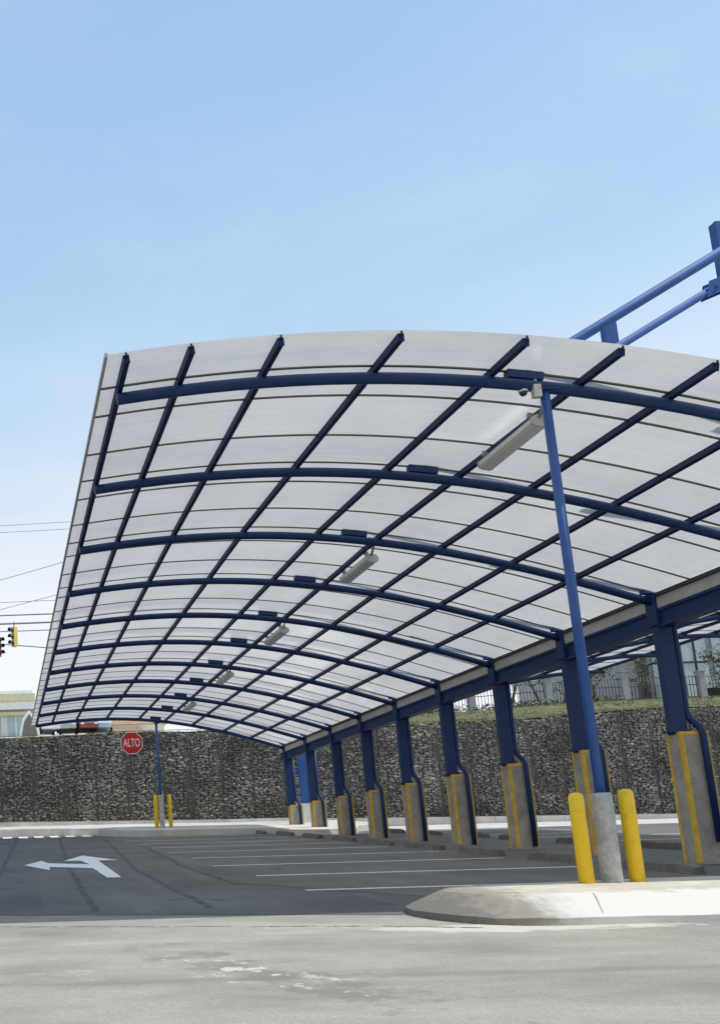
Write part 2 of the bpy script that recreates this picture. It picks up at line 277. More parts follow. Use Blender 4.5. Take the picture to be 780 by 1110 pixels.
# ------------------------------------------------------------------ mesh helpers
class MB:
    def __init__(s): s.v = []; s.f = []; s.smooth = []
    def add(s, vs, fs, smooth=False):
        o = len(s.v); s.v += [Vector(p) for p in vs]
        for f in fs: s.f.append([i+o for i in f]); s.smooth.append(smooth)
        return s
    def box(s, c, d, rz=0.0, m=None, bev=0.0):
        x, y, z = d[0]/2, d[1]/2, d[2]/2
        if bev > 0:
            bm = bmesh.new(); bmesh.ops.create_cube(bm, size=1)
            for v in bm.verts: v.co = Vector((v.co.x*d[0], v.co.y*d[1], v.co.z*d[2]))
            bmesh.ops.bevel(bm, geom=bm.edges[:], offset=bev, segments=2, affect='EDGES', profile=0.5)
            bm.verts.index_update(); vs = [v.co.copy() for v in bm.verts]; fs = [[v.index for v in f.verts] for f in bm.faces]; bm.free()
        else:
            vs = [Vector(p) for p in ((-x,-y,-z),(x,-y,-z),(x,y,-z),(-x,y,-z),(-x,-y,z),(x,-y,z),(x,y,z),(-x,y,z))]
            fs = [(0,3,2,1),(4,5,6,7),(0,1,5,4),(1,2,6,5),(2,3,7,6),(3,0,4,7)]
        R = Matrix.Rotation(rz, 3, 'Z') if m is None else m
        return s.add([R@v + Vector(c) for v in vs], fs)
    def bb(s, a, b, bev=0.0):
        return s.box([(p+q)/2 for p, q in zip(a, b)], [abs(q-p) for p, q in zip(a, b)], bev=bev)
    def tube(s, pts, r, n=12, caps=True, up=None):
        pts = [Vector(p) for p in pts]; rs = r if isinstance(r, (list, tuple)) else [r]*len(pts)
        vs = []; fs = []
        prev = None
        for i, p in enumerate(pts):
            d = (pts[min(i+1, len(pts)-1)] - pts[max(i-1, 0)]).normalized()
            if prev is None:
                a = Vector((0, 0, 1)) if abs(d.z) < 0.9 else Vector((1, 0, 0))
                u = d.cross(a).normalized()
            else:
                u = (prev - d*prev.dot(d)).normalized()
            prev = u; w = d.cross(u)
            for k in range(n):
                t = 2*math.pi*k/n
                vs.append(p + (u*math.cos(t) + w*math.sin(t))*rs[i])
        for i in range(len(pts)-1):
            for k in range(n):
                fs.append((i*n+k, i*n+(k+1)%n, (i+1)*n+(k+1)%n, (i+1)*n+k))
        s.add(vs, fs, True)
        if caps:
            o = len(s.v)-len(vs)
            s.f.append([o+k for k in range(n)][::-1]); s.smooth.append(False)
            s.f.append([o+(len(pts)-1)*n+k for k in range(n)]); s.smooth.append(False)
        return s
    def lathe(s, prof, n=20, c=(0, 0, 0), ax='Z', smooth=True):
        vs = []; fs = []
        for r, h in prof:
            for k in range(n):
                t = 2*math.pi*k/n
                q = (r*math.cos(t), r*math.sin(t), h)
                if ax == 'Y': q = (q[0], q[2], q[1])
                if ax == 'X': q = (q[2], q[0], q[1])
                vs.append(Vector(q)+Vector(c))
        for i in range(len(prof)-1):
            for k in range(n): fs.append((i*n+k, i*n+(k+1)%n, (i+1)*n+(k+1)%n, (i+1)*n+k))
        fs.append(tuple(range(n))[::-1]); fs.append(tuple((len(prof)-1)*n+k for k in range(n)))
        return s.add(vs, fs, smooth)
    def prism(s, poly, y0, y1, ax='Y'):
        n = len(poly); vs = []
        for y in (y0, y1):
            for a, b in poly:
                vs.append({'Y': (a, y, b), 'X': (y, a, b), 'Z': (a, b, y)}[ax])
        fs = [tuple(range(n)), tuple(range(n, 2*n))[::-1]] + [(i, (i+1)%n, n+(i+1)%n, n+i) for i in range(n)]
        return s.add(vs, fs)

def link(name, mb, m, parent=None, origin=None, loc=None):
    me = bpy.data.meshes.new(name)
    o0 = Vector(origin) if origin is not None else Vector((0, 0, 0))
    me.from_pydata([tuple(v-o0) for v in mb.v], [], mb.f)
    me.polygons.foreach_set('use_smooth', mb.smooth)
    me.update()
    bm = bmesh.new(); bm.from_mesh(me); bmesh.ops.recalc_face_normals(bm, faces=bm.faces[:]); bm.to_mesh(me); bm.free()
    me.materials.append(m)
    o = bpy.data.objects.new(name, me); COL.objects.link(o)
    if parent is not None: o.parent = parent
    if loc is not None: o.location = loc
    return o

def tag(o, label=None, cat=None, group=None, kind=None):
    if label: o['label'] = label
    if cat: o['category'] = cat
    if group: o['group'] = group
    if kind: o['kind'] = kind
    return o

def thing(name, label, cat, loc=(0, 0, 0), rz=0.0, group=None):
    o = bpy.data.objects.new(name, None); COL.objects.link(o); o.empty_display_size = 0.3
    o.location = loc; o.rotation_euler = (0, 0, rz)
    return tag(o, label, cat, group)

def copy_tree(o, parent=None):
    c = o.copy(); COL.objects.link(c)
    if parent is not None: c.parent = parent
    for ch in [x for x in bpy.data.objects if x.parent == o]: copy_tree(ch, c)
    return c

def struct(name, mb, m): return tag(link(name, mb, m), kind='structure')
def lerp(x, tab):
    return float(np.interp(x, [a for a, b in tab], [b for a, b in tab]))
def smooth(a, b, x):
    t = min(1, max(0, (x-a)/(b-a))); return t*t*(3-2*t)

# ------------------------------------------------------------------ ground
Y0, S = 10.095, 2.7                 # first arch, bay length
def G(x, y):                        # the lot climbs gently away from the camera and falls a little to the right
    yy = max(-40, y); yy = yy if yy < 42 else 42 + (yy-42)*0.2
    return -0.649 + 0.0514*(yy-10.095) - 0.01*max(-40, min(60, x))

def sheet(xs, ys, dz=0.0, fn=G):
    b = MB(); vs = [(x, y, fn(x, y)+dz) for y in ys for x in xs]; n = len(xs)
    fs = [(j*n+i, j*n+i+1, (j+1)*n+i+1, (j+1)*n+i) for j in range(len(ys)-1) for i in range(n-1)]
    return b.add(vs, fs)
def poly_on(pts, dz, fn=G):
    b = MB(); b.add([(x, y, fn(x, y)+dz) for x, y in pts], [tuple(range(len(pts)))]); return b
def strip_on(pts, w, dz, jit=0.0, fn=G):
    b = MB(); vs = []; fs = []
    P = []
    for i in range(len(pts)-1):
        a, c = Vector(pts[i]), Vector(pts[i+1]); k = max(1, int((c-a).length/0.35))
        for j in range(k): P.append(a.lerp(c, j/k))
    P.append(Vector(pts[-1]))
    for i, p in enumerate(P):
        d = (P[min(i+1, len(P)-1)]-P[max(i-1, 0)]).normalized(); nrm = Vector((-d.y, d.x))
        q = p + nrm*random.uniform(-jit, jit); ww = w*random.uniform(1-min(.5, jit*8), 1+min(.5, jit*8))
        for sg in (-1, 1):
            e = q + nrm*sg*ww/2; vs.append((e.x, e.y, fn(e.x, e.y)+dz))
    for i in range(len(P)-1): fs.append((2*i, 2*i+1, 2*i+3, 2*i+2))
    return b.add(vs, fs)

xs = [-400, -150, -60] + list(range(-30, 61, 5)) + [100, 200, 400]
ys = [-300, -120, -40] + list(range(-20, 61, 4)) + [100, 200, 400, 800]
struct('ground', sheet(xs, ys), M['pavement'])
ASPH = lambda x: 10.88 - 0.247*x     # where the new asphalt starts
b = MB()
axs = [-30, -20, -10, -5, 0, 2, 3.94, 5, 8, 12, 20, 30]
vs = []; fs = []
for x in axs:
    y0 = ASPH(x) if x <= 3.94 else 9.907
    for y in (y0, 14, 20, 28, 34, 41.0): vs.append((x, y, G(x, y)+0.004))
for i in range(len(axs)-1):
    for j in range(5): fs.append((i*6+j, (i+1)*6+j, (i+1)*6+j+1, i*6+j+1))
b.add(vs, fs); struct('parking_lot', b, M['asphalt'])
struct('driveway', sheet([14.5, 18, 22, 28, 34, 40], [35.0, 37, 39, 41.0], 0.008), M['sidewalk'])

# painted stall lines, direction arrow, seams
for k in range(1, 10):
    for x0, x1 in ((3.93, 9.35), (13.75, 18.6)):
        if k in (2,) and x0 > 10: pass
        b = strip_on([(x0+random.uniform(-.05, .1), Y0+S*k), (x1, Y0+S*k)], 0.15, 0.008, 0.006)
        struct('stall_line', b, M['paint'])
ar1 = [(0.42, 20.07), (0.77, 21.5), (0.97, 21.1), (0.945, 20.55), (1.62, 19.9), (1.30, 21.0), (1.345, 21.15), (1.843, 23.2), (2.42, 21.1), (2.05, 21.02), (1.905, 16.05), (1.68, 16.03), (1.63, 18.85), (0.90, 19.15), (0.84, 18.40)]
# left head, bar, straight-ahead shaft and head as three sheets that meet edge to edge
b = MB()
def on(p): return (p[0], p[1], G(*p)+0.008)
b.add([on(p) for p in ((0.42, 20.0), (0.85, 18.3), (0.90, 19.25), (0.93, 20.5), (0.83, 21.5))], [(0, 1, 2, 3, 4)])
b.add([on(p) for p in ((0.90, 19.25), (1.68, 18.55), (1.74, 19.75), (0.93, 20.5))], [(0, 1, 2, 3)])
b.add([on(p) for p in ((1.68, 16.0), (1.91, 16.0), (2.03, 21.05), (1.66, 21.15), (1.74, 19.75), (1.68, 18.55))], [(0, 1, 2, 3, 4, 5)])
b.add([on(p) for p in ((1.30, 21.2), (1.66, 21.15), (2.03, 21.05), (2.45, 21.0), (1.88, 23.3))], [(0, 1, 2, 3, 4)])
struct('arrow_marking', b, M['arrow'])
for pts in ([(2.2, 38), (1.27, 19.3), (1.0, 10.9)], [(3.7, 36.0), (2.37, 17.4), (2.3, 11.0)], [(0.6, 38.5), (-0.08, 17.2)], [(4.38, 33.9), (3.36, 18.3), (3.33, 13.9)], [(3.4, 14.2), (5.2, 11.2)], [(-4, 24), (-0.5, 20), (-2, 13)]):
    struct('tar_seam', strip_on(pts, 0.09, 0.0065, 0.02), M['seam'])
struct('pavement_joint', strip_on([(-30, ASPH(-30)-1.03), (-0.06, 9.87), (3.5, 9.05), (4.3, 8.75)], 0.045, 0.004, 0.02), M['joint'])

# kerbed island the near pole stands on
def island():
    rnd = random.Random(4)
    prof = [(0.0, -0.06), (0.0, 0.055), (0.06, 0.085), (0.30, 0.195), (0.37, 0.222), (0.46, 0.23), (0.95, 0.235)]
    b = MB()
    nose = []
    for i in range(21):
        t = math.pi*(0.5 + i/20)
        nose.append((5.0+0.95*math.cos(t), 9.72+0.98*math.sin(t)))
    ring = [(26.0, 10.75), (14, 10.74), (9, 10.72), (7, 10.71)] + nose + [(5.0+.25*i, 8.74-.0025*i) for i in range(1, 34)] + [(16, 8.63), (26.0, 8.60)]
    N = len(ring); jit = [rnd.uniform(-.008, .008) for _ in ring]; jz = [rnd.uniform(-.006, .006) for _ in ring]
    rows = []
    for j, (d, h) in enumerate(prof):
        row = []
        for i, (x, y) in enumerate(ring):
            p0 = Vector(ring[max(i-1, 0)]); p1 = Vector(ring[min(i+1, N-1)]); t = (p1-p0).normalized(); nr = Vector((-t.y, t.x))
            dd = d if i >= 4 else min(d, .25)
            p = Vector((x, y)) + nr*(dd + (jit[i] if j < 5 else 0)*(1+.5*math.sin(i*1.7+j)))
            row.append((p.x, p.y, G(p.x, p.y)+h+0.008+(jz[i] if 0 < j < 5 else 0)))
        rows.append(row)
    for j in range(len(prof)-1):              # each band keeps its own edge, so the arris stays crisp
        b.add(rows[j]+rows[j+1], [(i, i+1, N+i+1, N+i) for i in range(N-1)], True)
    b.add(rows[-1], [tuple(range(N))]); return b
struct('kerb_island', island(), M['kerb'])
for x in (5.35, 6.75, 7.5, 8.25, 9.8):
    struct('kerb_seam', MB().tube([(x, 8.745, G(x, 8.7)+.06), (x+.02, 8.80, G(x, 8.8)+.098), (x+.12, 9.03, G(x, 9.03)+.205), (x+.15, 9.12, G(x, 9.12)+.234)], .006, 6), M['sidewalk_joint'])

# far raised pavement in front of the stone wall
WB = lambda x: 1.5 - 0.0226*x                                    # foot of the wall
def ZS(x, y):
    base = 0.86 + (y-35.5)*0.066 - 0.012*(x-6)
    return base
b = MB()
edge = [(-30, 40.0), (-5, 40.0), (0, 40.0), (2, 39.7), (3.6, 38.6), (4.4, 36.6), (5.2, 35.7), (8, 35.5), (9.6, 35.3), (9.9, 33.4), (11.0, 32.9), (12.2, 33.4), (13.0, 35.4), (14.3, 36.5)]
vs = []; fs = []
for x, y in edge:
    vs += [(x, y, G(x, y)-0.05), (x, y+0.02, ZS(x, y)-0.03), (x, y+0.09, ZS(x, y)), (x*1.0, 42.2, max(ZS(x, 42.2), WB(x)-0.02))]
for i in range(len(edge)-1):
    for j in range(3): fs.append((i*4+j, (i+1)*4+j, (i+1)*4+j+1, i*4+j+1))
n = len(vs); x, y = edge[-1]
vs.append((x, 42.2, G(x, 42)-.05)); fs.append(((len(edge)-1)*4, (len(edge)-1)*4+1, (len(edge)-1)*4+2, (len(edge)-1)*4+3, n))
b.add(vs, fs); struct('sidewalk', b, M['sidewalk'])
b = MB()
for i in range(-12, 46, 3):
    zz = lambda x: max(ZS(x, 41.2), WB(x)-.1) if x < 14.3 else max(G(x, 41.2), WB(x)-.12)
    x0, x1 = i+0.01, i+2.99
    b.add([(x0, 41.1, zz(x0)-.2), (x1, 41.1, zz(x1)-.2), (x1, 41.1, zz(x1)+.13), (x0, 41.1, zz(x0)+.13), (x0, 41.28, zz(x0)+.13), (x1, 41.28, zz(x1)+.13), (x1, 41.28, zz(x1)-.2), (x0, 41.28, zz(x0)-.2)], [(0, 1, 2, 3), (3, 2, 5, 4), (4, 5, 6, 7), (0, 3, 4, 7), (1, 6, 5, 2)])
struct('wall_foot_kerb', b, M['sidewalk'])
# ragged white hatching at the far end of the aisle
b = MB()
for i in range(7):
    x = -0.6+i*0.62
    b.add([(p[0], p[1], G(*p)+0.009) for p in ((x, 37.6+random.uniform(-.4, .3)), (x+.34, 37.5+random.uniform(-.4, .3)), (x+.36, 39.6), (x-.02, 39.6))], [(0, 1, 2, 3)])
struct('hatch_marking', b, M['arrow'])

# ------------------------------------------------------------------ upper ground behind the wall
TOP = [(-30, 5.1), (0, 5.24), (5, 5.33), (17, 5.24), (20, 5.30), (24, 5.38), (26.3, 5.5), (29, 5.64), (60, 5.75)]
def T(x, y):
    t = lerp(x, TOP)
    w = smooth(12.5, 18.5, x)
    bank = w*0.62*smooth(42.2, 46.2, y)
    return t + (0.126*(1-w) + 0.02*w)*max(0, y-42.6) + w*.4*smooth(44, 48, y) + bank - 0.02
uxs = [-200, -90, -40, -20, -10, -5, 0, 3, 6, 9, 12, 14, 16, 18, 20, 22, 24, 26, 28, 30, 33, 36, 40, 50, 70, 120, 260]
uys = [42.5, 43.0, 43.6, 44.3, 45, 46, 47, 48, 50, 55, 60, 70, 80, 90, 110]
b = sheet(uxs, uys, 0, T)
struct('upper_ground', b, M['soil'])
struct('far_street', sheet(uxs, [62, 70, 80, 90, 110], .02, T), M['sidewalk'])
struct('far_ground', sheet(uxs, [110, 160, 300, 700], .0, lambda x, y: T(x, 110) + (y-110)*.01), M['sidewalk'])
random.seed(5)
b = MB()
for i in range(12000):
    if i < 7500:
        x = random.uniform(12.5, 38); y = 42.35 + random.random()**1.3*5.2; h = random.uniform(.04, .13)
    else:
        x = random.uniform(-8, 13); y = random.uniform(42.3, 43.6); h = random.uniform(.04, .12)
    if math.sin(x*2.1)+math.sin(x*.83+y*1.7) < -1.15: continue
    z = T(x, y)-.02; a = random.uniform(0, 6.28); w = random.uniform(.015, .035); lx, ly = random.uniform(-.09, .09), random.uniform(-.09, .09)
    b.add([(x-w*math.cos(a), y-w*math.sin(a), z), (x+w*math.cos(a), y+w*math.sin(a), z), (x+lx, y+ly, z+h)], [(0, 1, 2)])
tag(link('grass', b, M['grass']), kind='stuff')
random.seed(15)
b = MB()
for i in range(2600):
    cl = random.choice(((19.0, 46.6, 1.6, .45), (21.5, 47.0, 1.4, .35), (26.0, 47.2, 2.5, .3), (29.5, 47.3, 1.3, .25)))
    x = random.gauss(cl[0], cl[2]*.55); y = random.gauss(cl[1], .25); z = T(x, y)+random.random()*cl[3]
    a = random.uniform(0, 6.28); e = random.uniform(-.9, .9); s_ = random.uniform(.04, .09)
    u = Vector((math.cos(a), math.sin(a), e)).normalized()*s_; v = u.cross(Vector((random.uniform(-1, 1), random.uniform(-1, 1), 1))).normalized()*s_*.5
    p = Vector((x, y, z)); b.add([p-u, p+v, p+u, p-v], [(0, 1, 2, 3)])
tag(link('low_undergrowth', b, M['leaf']), kind='stuff')

# ------------------------------------------------------------------ gabion wall
random.seed(11)
wall = thing('gabion_wall', 'long dark gabion wall of stones in wire baskets behind the car park', 'wall', (16, 42.3, 1.1))
b = MB()
bx = list(range(-12, 48, 2)); 
for i in range(len(bx)-1):
    x0, x1 = bx[i], bx[i+1]
    b.add([(x0, 42.22, WB(x0)-.6), (x1, 42.22, WB(x1)-.6), (x1, 42.22, lerp(x1, TOP)-.1), (x0, 42.22, lerp(x0, TOP)-.1), (x0, 42.75, lerp(x0, TOP)-.1), (x1, 42.75, lerp(x1, TOP)-.1)], [(0, 1, 2, 3), (3, 2, 5, 4)])
link('backing', b, M['stone_back'], wall, wall.location)
ico = bmesh.new(); bmesh.ops.create_icosphere(ico, subdivisions=1, radius=1); ico.verts.index_update()
IV = [v.co.copy() for v in ico.verts]; IF = [[v.index for v in f.verts] for f in ico.faces]; ico.free()
b = MB(); x = -7.5; BW = 1.38
while x < 39:
    z = WB(x)-.15
    while z < lerp(x, TOP)-.09:
        sx, sz, sy = random.uniform(.065, .14), random.uniform(.05, .085), random.uniform(.04, .075)
        px = x+random.uniform(-.06, .06); pz = z+random.uniform(-.03, .03)
        fr = (px/BW) % 1.0
        if 0.045 < fr < 0.955 or random.random() < .3:
            R = Matrix.Rotation(random.uniform(-.5, .5), 3, 'Y') @ Matrix.Rotation(random.uniform(-.6, .6), 3, 'X') @ Matrix.Rotation(random.uniform(0, 6), 3, 'Z')
            D = Matrix.Diagonal((sx, sy, sz)); Rz = Matrix.Rotation(random.uniform(-.35, .35), 3, 'Y')
            vs = [Rz @ (D @ (R @ (v*random.uniform(.72, 1.15)))) + Vector((px, 42.2-.075*math.sin(math.pi*fr)**.6+random.uniform(-.02, .05), pz)) for v in IV]
            b.add(vs, IF)
        z += random.uniform(.095, .14)
    x += random.uniform(.12, .17)
link('stone_fill', b, M['stone'], wall, wall.location)
b = MB()
k = int(-11/BW)
while k*BW < 45:
    x = k*BW; b.tube([(x, 42.10, WB(x)-.2), (x, 42.10, lerp(x, TOP)+.02)], .014, 5); k += 1
for h in (1.0, 2.0, 3.0):
    b.tube([(x, 42.03, WB(x)+h) for x in range(-11, 46, 3)], .007, 5)
b.tube([(x, 42.09, lerp(x, TOP)+.03) for x in range(-11, 46, 3)], .012, 5)
link('wire_mesh', b, M['wire'], wall, wall.location)

# ------------------------------------------------------------------ canopy
XA = [1.5, 2.3, 3.4, 4.5, 5.4, 6.2, 7.1, 8.3, 9.7, 10.76, 11.05]; ZA = [5.04, 5.135, 5.2, 5.21, 5.165, 5.075, 4.915, 4.655, 4.275, 3.925, 3.82]
PA = np.polyfit(XA, ZA, 4); zA = lambda x: float(np.polyval(PA, x))
XW = [11.3, 13.5, 15.2, 16.7, 17.6, 18.5, 19.5, 20.55]; ZW = [3.80, 4.45, 4.83, 5.13, 5.30, 5.42, 5.485, 5.49]
PW = np.polyfit(XW, ZW, 4); zW = lambda x: float(np.polyval(PW, x))
PUR = [(1.48, 0), (2.11, .06), (3.06, .06), (4.24, .16), (5.50, .23), (6.50, .24), (7.57, .16), (8.77, .05), (9.80, 0)]
NB = 11
def slope(fn, x): return math.atan2(fn(x+.05)-fn(x-.05), .1)
def pt(fn, x, off):                                  # a point off along the normal of the curve
    a = slope(fn, x); return (x-math.sin(a)*off, fn(x)+math.cos(a)*off)

def build_wing(root, fn, x0, x1, purl, ka, kb, over, sheet_x, edge_at, last=None):
    org = root.location
    yA, yB = Y0+S*ka-over, Y0+S*kb+over
    b = MB(); b.tube([(x0+(x1-x0)*i/28, 0, fn(x0+(x1-x0)*i/28)) for i in range(29)], 0.066, 12)
    first = None
    for k in range(ka, kb+1):
        if first is None:
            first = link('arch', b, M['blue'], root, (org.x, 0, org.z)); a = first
        else:
            a = first.copy(); COL.objects.link(a); a.parent = root
        a.location = (0, Y0+S*k-org.y, 0)
    for x, bend in purl:
        b = MB(); R = []
        for yy in (yA, Y0+S*(ka+1), Y0+S*(ka+2), yB):             # the first length is set slightly askew
            xx = x + bend*min(1, max(0, (Y0+S*(ka+2)-yy)/(2*S+over))); m = Matrix.Rotation(-slope(fn, xx), 3, 'Y'); px, pz = pt(fn, xx, 0.108)
            for dx, dz in ((-.03, -.0425), (.03, -.0425), (.03, .0425), (-.03, .0425)):
                q = m @ Vector((dx, 0, dz)); R.append((px+q.x, yy, pz+q.z))
        b.add(R, [(4*i+j, 4*i+(j+1)%4, 4*i+4+(j+1)%4, 4*i+4+j) for i in range(3) for j in range(4)] + [(0, 1, 2, 3), (12, 13, 14, 15)])
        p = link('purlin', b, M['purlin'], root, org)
        for yy, sg in ((yA, -1), (yB, 1)):
            xx = x + (bend if sg < 0 else 0); m = Matrix.Rotation(-slope(fn, xx), 3, 'Y'); cx, cz = pt(fn, xx, .108)
            c = MB(); c.box((cx, yy+sg*.0075, cz-.01), (.064, .012, .09), m=m)
            tx, tz = pt(fn, xx, .165); c.tube([(cx, yy+sg*.03, cz), (tx, yy+sg*.03, tz)], .012, 6)
            link('end_clip', c, M['purlin'], p, (0, 0, 0), (0, 0, 0)).data.transform(Matrix.Translation(-org))
    # translucent sheets with a joint strip under each seam
    js = []
    for k in range(ka, kb+1):
        for q in (0.0, .26, .67):
            js.append(Y0+S*(k+q))
    js = [j for j in js if yA+.15 < j < yB-.1]
    e = [yA-.05]+js+[yB+.05]
    sx = [sheet_x[0]+(sheet_x[1]-sheet_x[0])*i/36 for i in range(37)]
    for i in range(len(e)-1):
        lap = 0.004 if i % 2 else 0.0
        b = MB(); vs = []
        for x in sx:
            px, pz = pt(fn, x, .158+lap)
            vs += [(px, e[i]-.0, pz), (px, e[i+1], pz)]
        b.add(vs, [(2*j, 2*j+1, 2*j+3, 2*j+2) for j in range(36)], True)
        link('roof_sheet', b, M['roof'], root, org)
    for y in js:
        b = MB(); vs = []; fs = []
        for x in sx:
            for dy, o_ in ((-.018, .156), (-.018, .143), (.018, .143), (.018, .156)):
                px, pz = pt(fn, x, o_); vs.append((px, y+dy, pz))
        for j in range(36):
            for c in range(4): fs.append((4*j+c, 4*j+(c+1)%4, 4*j+4+(c+1)%4, 4*j+4+c))
        fs += [(0, 1, 2, 3), (144, 145, 146, 147)]
        b.add(vs, fs); link('joint_strip', b, M['strip'], root, org)
    px, pz = pt(fn, edge_at, .155)
    link('edge_trim', MB().box((px, (yA+yB)/2, pz), (.03, yB-yA+.1, .05)), M['edge'], root, org)
    return js

RIDGE = 11.1
can = thing('canopy', 'large arched car park canopy of white translucent sheets on blue steel arches', 'canopy', (RIDGE, Y0+S*5, 0.0))
build_wing(can, zA, 1.44, 11.06, PUR, 0, 10, 0.69, (1.27, 11.0), 1.27)
org = can.location
yA, yB = Y0-.7, Y0+S*10+.7
link('roof_edge_seal', MB().bb((10.96, yA, 3.905), (11.06, yB, 3.965)), M['seal'], can, org)
link('gutter', MB().bb((11.0, yA, 3.712), (11.24, yB, 3.9)), M['gutter'], can, org)
link('beam', MB().bb((10.99, yA+.1, 3.66), (11.25, yB-.1, 3.708)).bb((11.09, yA+.1, 3.44), (11.15, yB-.1, 3.66)).bb((10.99, yA+.1, 3.40), (11.25, yB-.1, 3.44)).bb((11.03, yA+.1, 3.44), (11.09, yB-.1, 3.66)), M['blue'], can, org)
proto = None
for k in range(NB):
    y = Y0+S*k
    if proto is None:
        c = MB().bb((10.985, -.07, 1.60), (11.225, .07, 3.43))
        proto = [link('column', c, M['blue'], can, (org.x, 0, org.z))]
        c = MB().bb((10.93, -.115, 1.634), (11.265, .115, 1.652))
        for bx_ in (10.955, 11.24):
            for by_ in (-.095, .095): c.tube([(bx_, by_, 1.65), (bx_, by_, 1.685)], .013, 6)
        proto.append(link('base_plate', c, M['blue'], can, (org.x, 0, org.z)))
        c = MB().bb((10.86, -.07, 3.99), (11.08, .07, 8.95)); proto.append(link('mast', c, M['sunlit_blue'], can, (org.x, 0, org.z)))
        c = MB().bb((10.955, -.12, 3.43), (11.29, .12, 3.99), bev=.01); proto.append(link('head_plate', c, M['blue'], can, (org.x, 0, org.z)))
        c = MB().tube([(11.285, -.02, 3.6), (11.285, -.02, 1.98), (11.30, -.05, 1.86), (11.355, -.17, 1.70), (11.37, -.215, 1.58), (11.37, -.215, 1.4), (11.37, -.215, -.15)], .052, 10)
        proto.append(link('downpipe', c, M['blue'], can, (org.x, 0, org.z)))
        c = MB().tube([(6.10, 0, 5.25), (6.6, 0, 5.54), (10.8, 0, 7.95)], .06, 12)
        proto.append(link('tension_rod', c, M['sunlit_blue'], can, (org.x, 0, org.z)))
        c = MB()
        for dy in (-.065, .065): c.prism([(10.55, 7.72), (10.99, 7.9), (10.99, 8.12), (10.62, 7.98)], dy-.006, dy+.006)
        c.tube([(10.72, -.09, 7.9), (10.72, .09, 7.9)], .03, 8)
        proto.append(link('gusset', c, M['sunlit_blue'], can, (org.x, 0, org.z)))
        c = MB().box((6.085, 0, zA(6.085)+.115), (.41, .10, .10), m=Matrix.Rotation(-slope(zA, 6.085), 3, 'Y')).bb((6.05, -.02, 5.25), (6.12, .02, 5.36))
        proto.append(link('hanger_bracket', c, M['blue'], can, (org.x, 0, org.z)))
        parts = proto
    else:
        parts = [o.copy() for o in proto]
        for o in parts: COL.objects.link(o); o.parent = can
    for o in parts: o.location = (0, y-org.y, 0)
link('junction_plate', MB().bb((9.25, Y0+S*4-.05, 4.55), (9.65, Y0+S*4+.05, 4.62)), M['blue'], can, org)

wing = thing('canopy', 'smaller arched translucent canopy wing beyond the row of columns, seen from below', 'canopy', (15.9, Y0+S*4, 0.0))
build_wing(wing, zW, 11.3, 20.5, [(x, 0) for x in (12.3, 13.6, 14.9, 16.2, 17.4, 18.5, 19.5, 20.42)], 0, 8, 0.69, (11.3, 20.62), 20.62)
for k in range(0, 9, 4):
    b = MB().tube([(19.6, Y0+S*k, -1.0), (19.6, Y0+S*k, zW(19.6))], .075, 12)
    link('post', b, M['blue_pole'], wing, wing.location)

# ------------------------------------------------------------------ concrete pillars under the columns
def pillar(k, label):
    y = Y0+S*k; zb = G(11.25, y)-.15; h = 1.635-zb
    t = thing('concrete_pillar', label, 'pillar', (11.25, y, zb), 0, 'concrete pillars under the canopy columns')
    lx, ly = .23, .17
    link('shaft', MB().bb((-lx, -ly, 0), (lx, ly, h), bev=.012), M['concrete'], t)
    for sx in (-1, 1):
        for sy in (-1, 1):
            b = MB(); w = .058; e = .0035
            b.bb((sx*(lx-w), sy*(ly+e), .22), (sx*(lx+e), sy*(ly-.004), h-.055)) if False else None
            xa, xb = sx*(lx-w), sx*(lx+e); ya, yb = sy*(ly-.002), sy*(ly+e)
            b.bb((min(xa, xb), min(ya, yb), .17), (max(xa, xb), max(ya, yb), h-.06))
            xa, xb = sx*(lx-.002), sx*(lx+e); ya, yb = sy*(ly-w), sy*(ly-.0025)
            b.bb((min(xa, xb), min(ya, yb), .17), (max(xa, xb), max(ya, yb), h-.06))
            link('edge_stripe', b, M['yellow_worn'], t)
    b = MB()
    e = .004
    b.bb((-lx-e, -ly-e, h-.058), (lx+e, -ly+.02, h+.002)).bb((-lx-e, ly-.02, h-.058), (lx+e, ly+e, h+.002)).bb((-lx-e, -ly+.0205, h-.058), (-lx+.02, ly-.0205, h+.002)).bb((lx-.02, -ly+.0205, h-.058), (lx+e, ly-.0205, h+.002))
    link('top_band', b, M['yellow_worn'], t)
ordn = ['', '', 'tallest in view at the right edge', 'directly behind the near blue pole', 'just left of the near blue pole', 'second to the left of the near blue pole', 'fifth from the far end of the row',
        'fourth from the far end of the row', 'third from the far end of the row', 'next to last at the far end', 'short and sunlit, last at the far end']
for k in range(NB):
    if k == 0: lab = 'yellow-edged concrete pillar under the first canopy column, outside the picture'
    elif k == 1: lab = 'yellow-edged concrete pillar under the second canopy column, outside the picture'
    else: lab = 'yellow-edged concrete pillar, ' + ordn[k]
    pillar(k, lab)

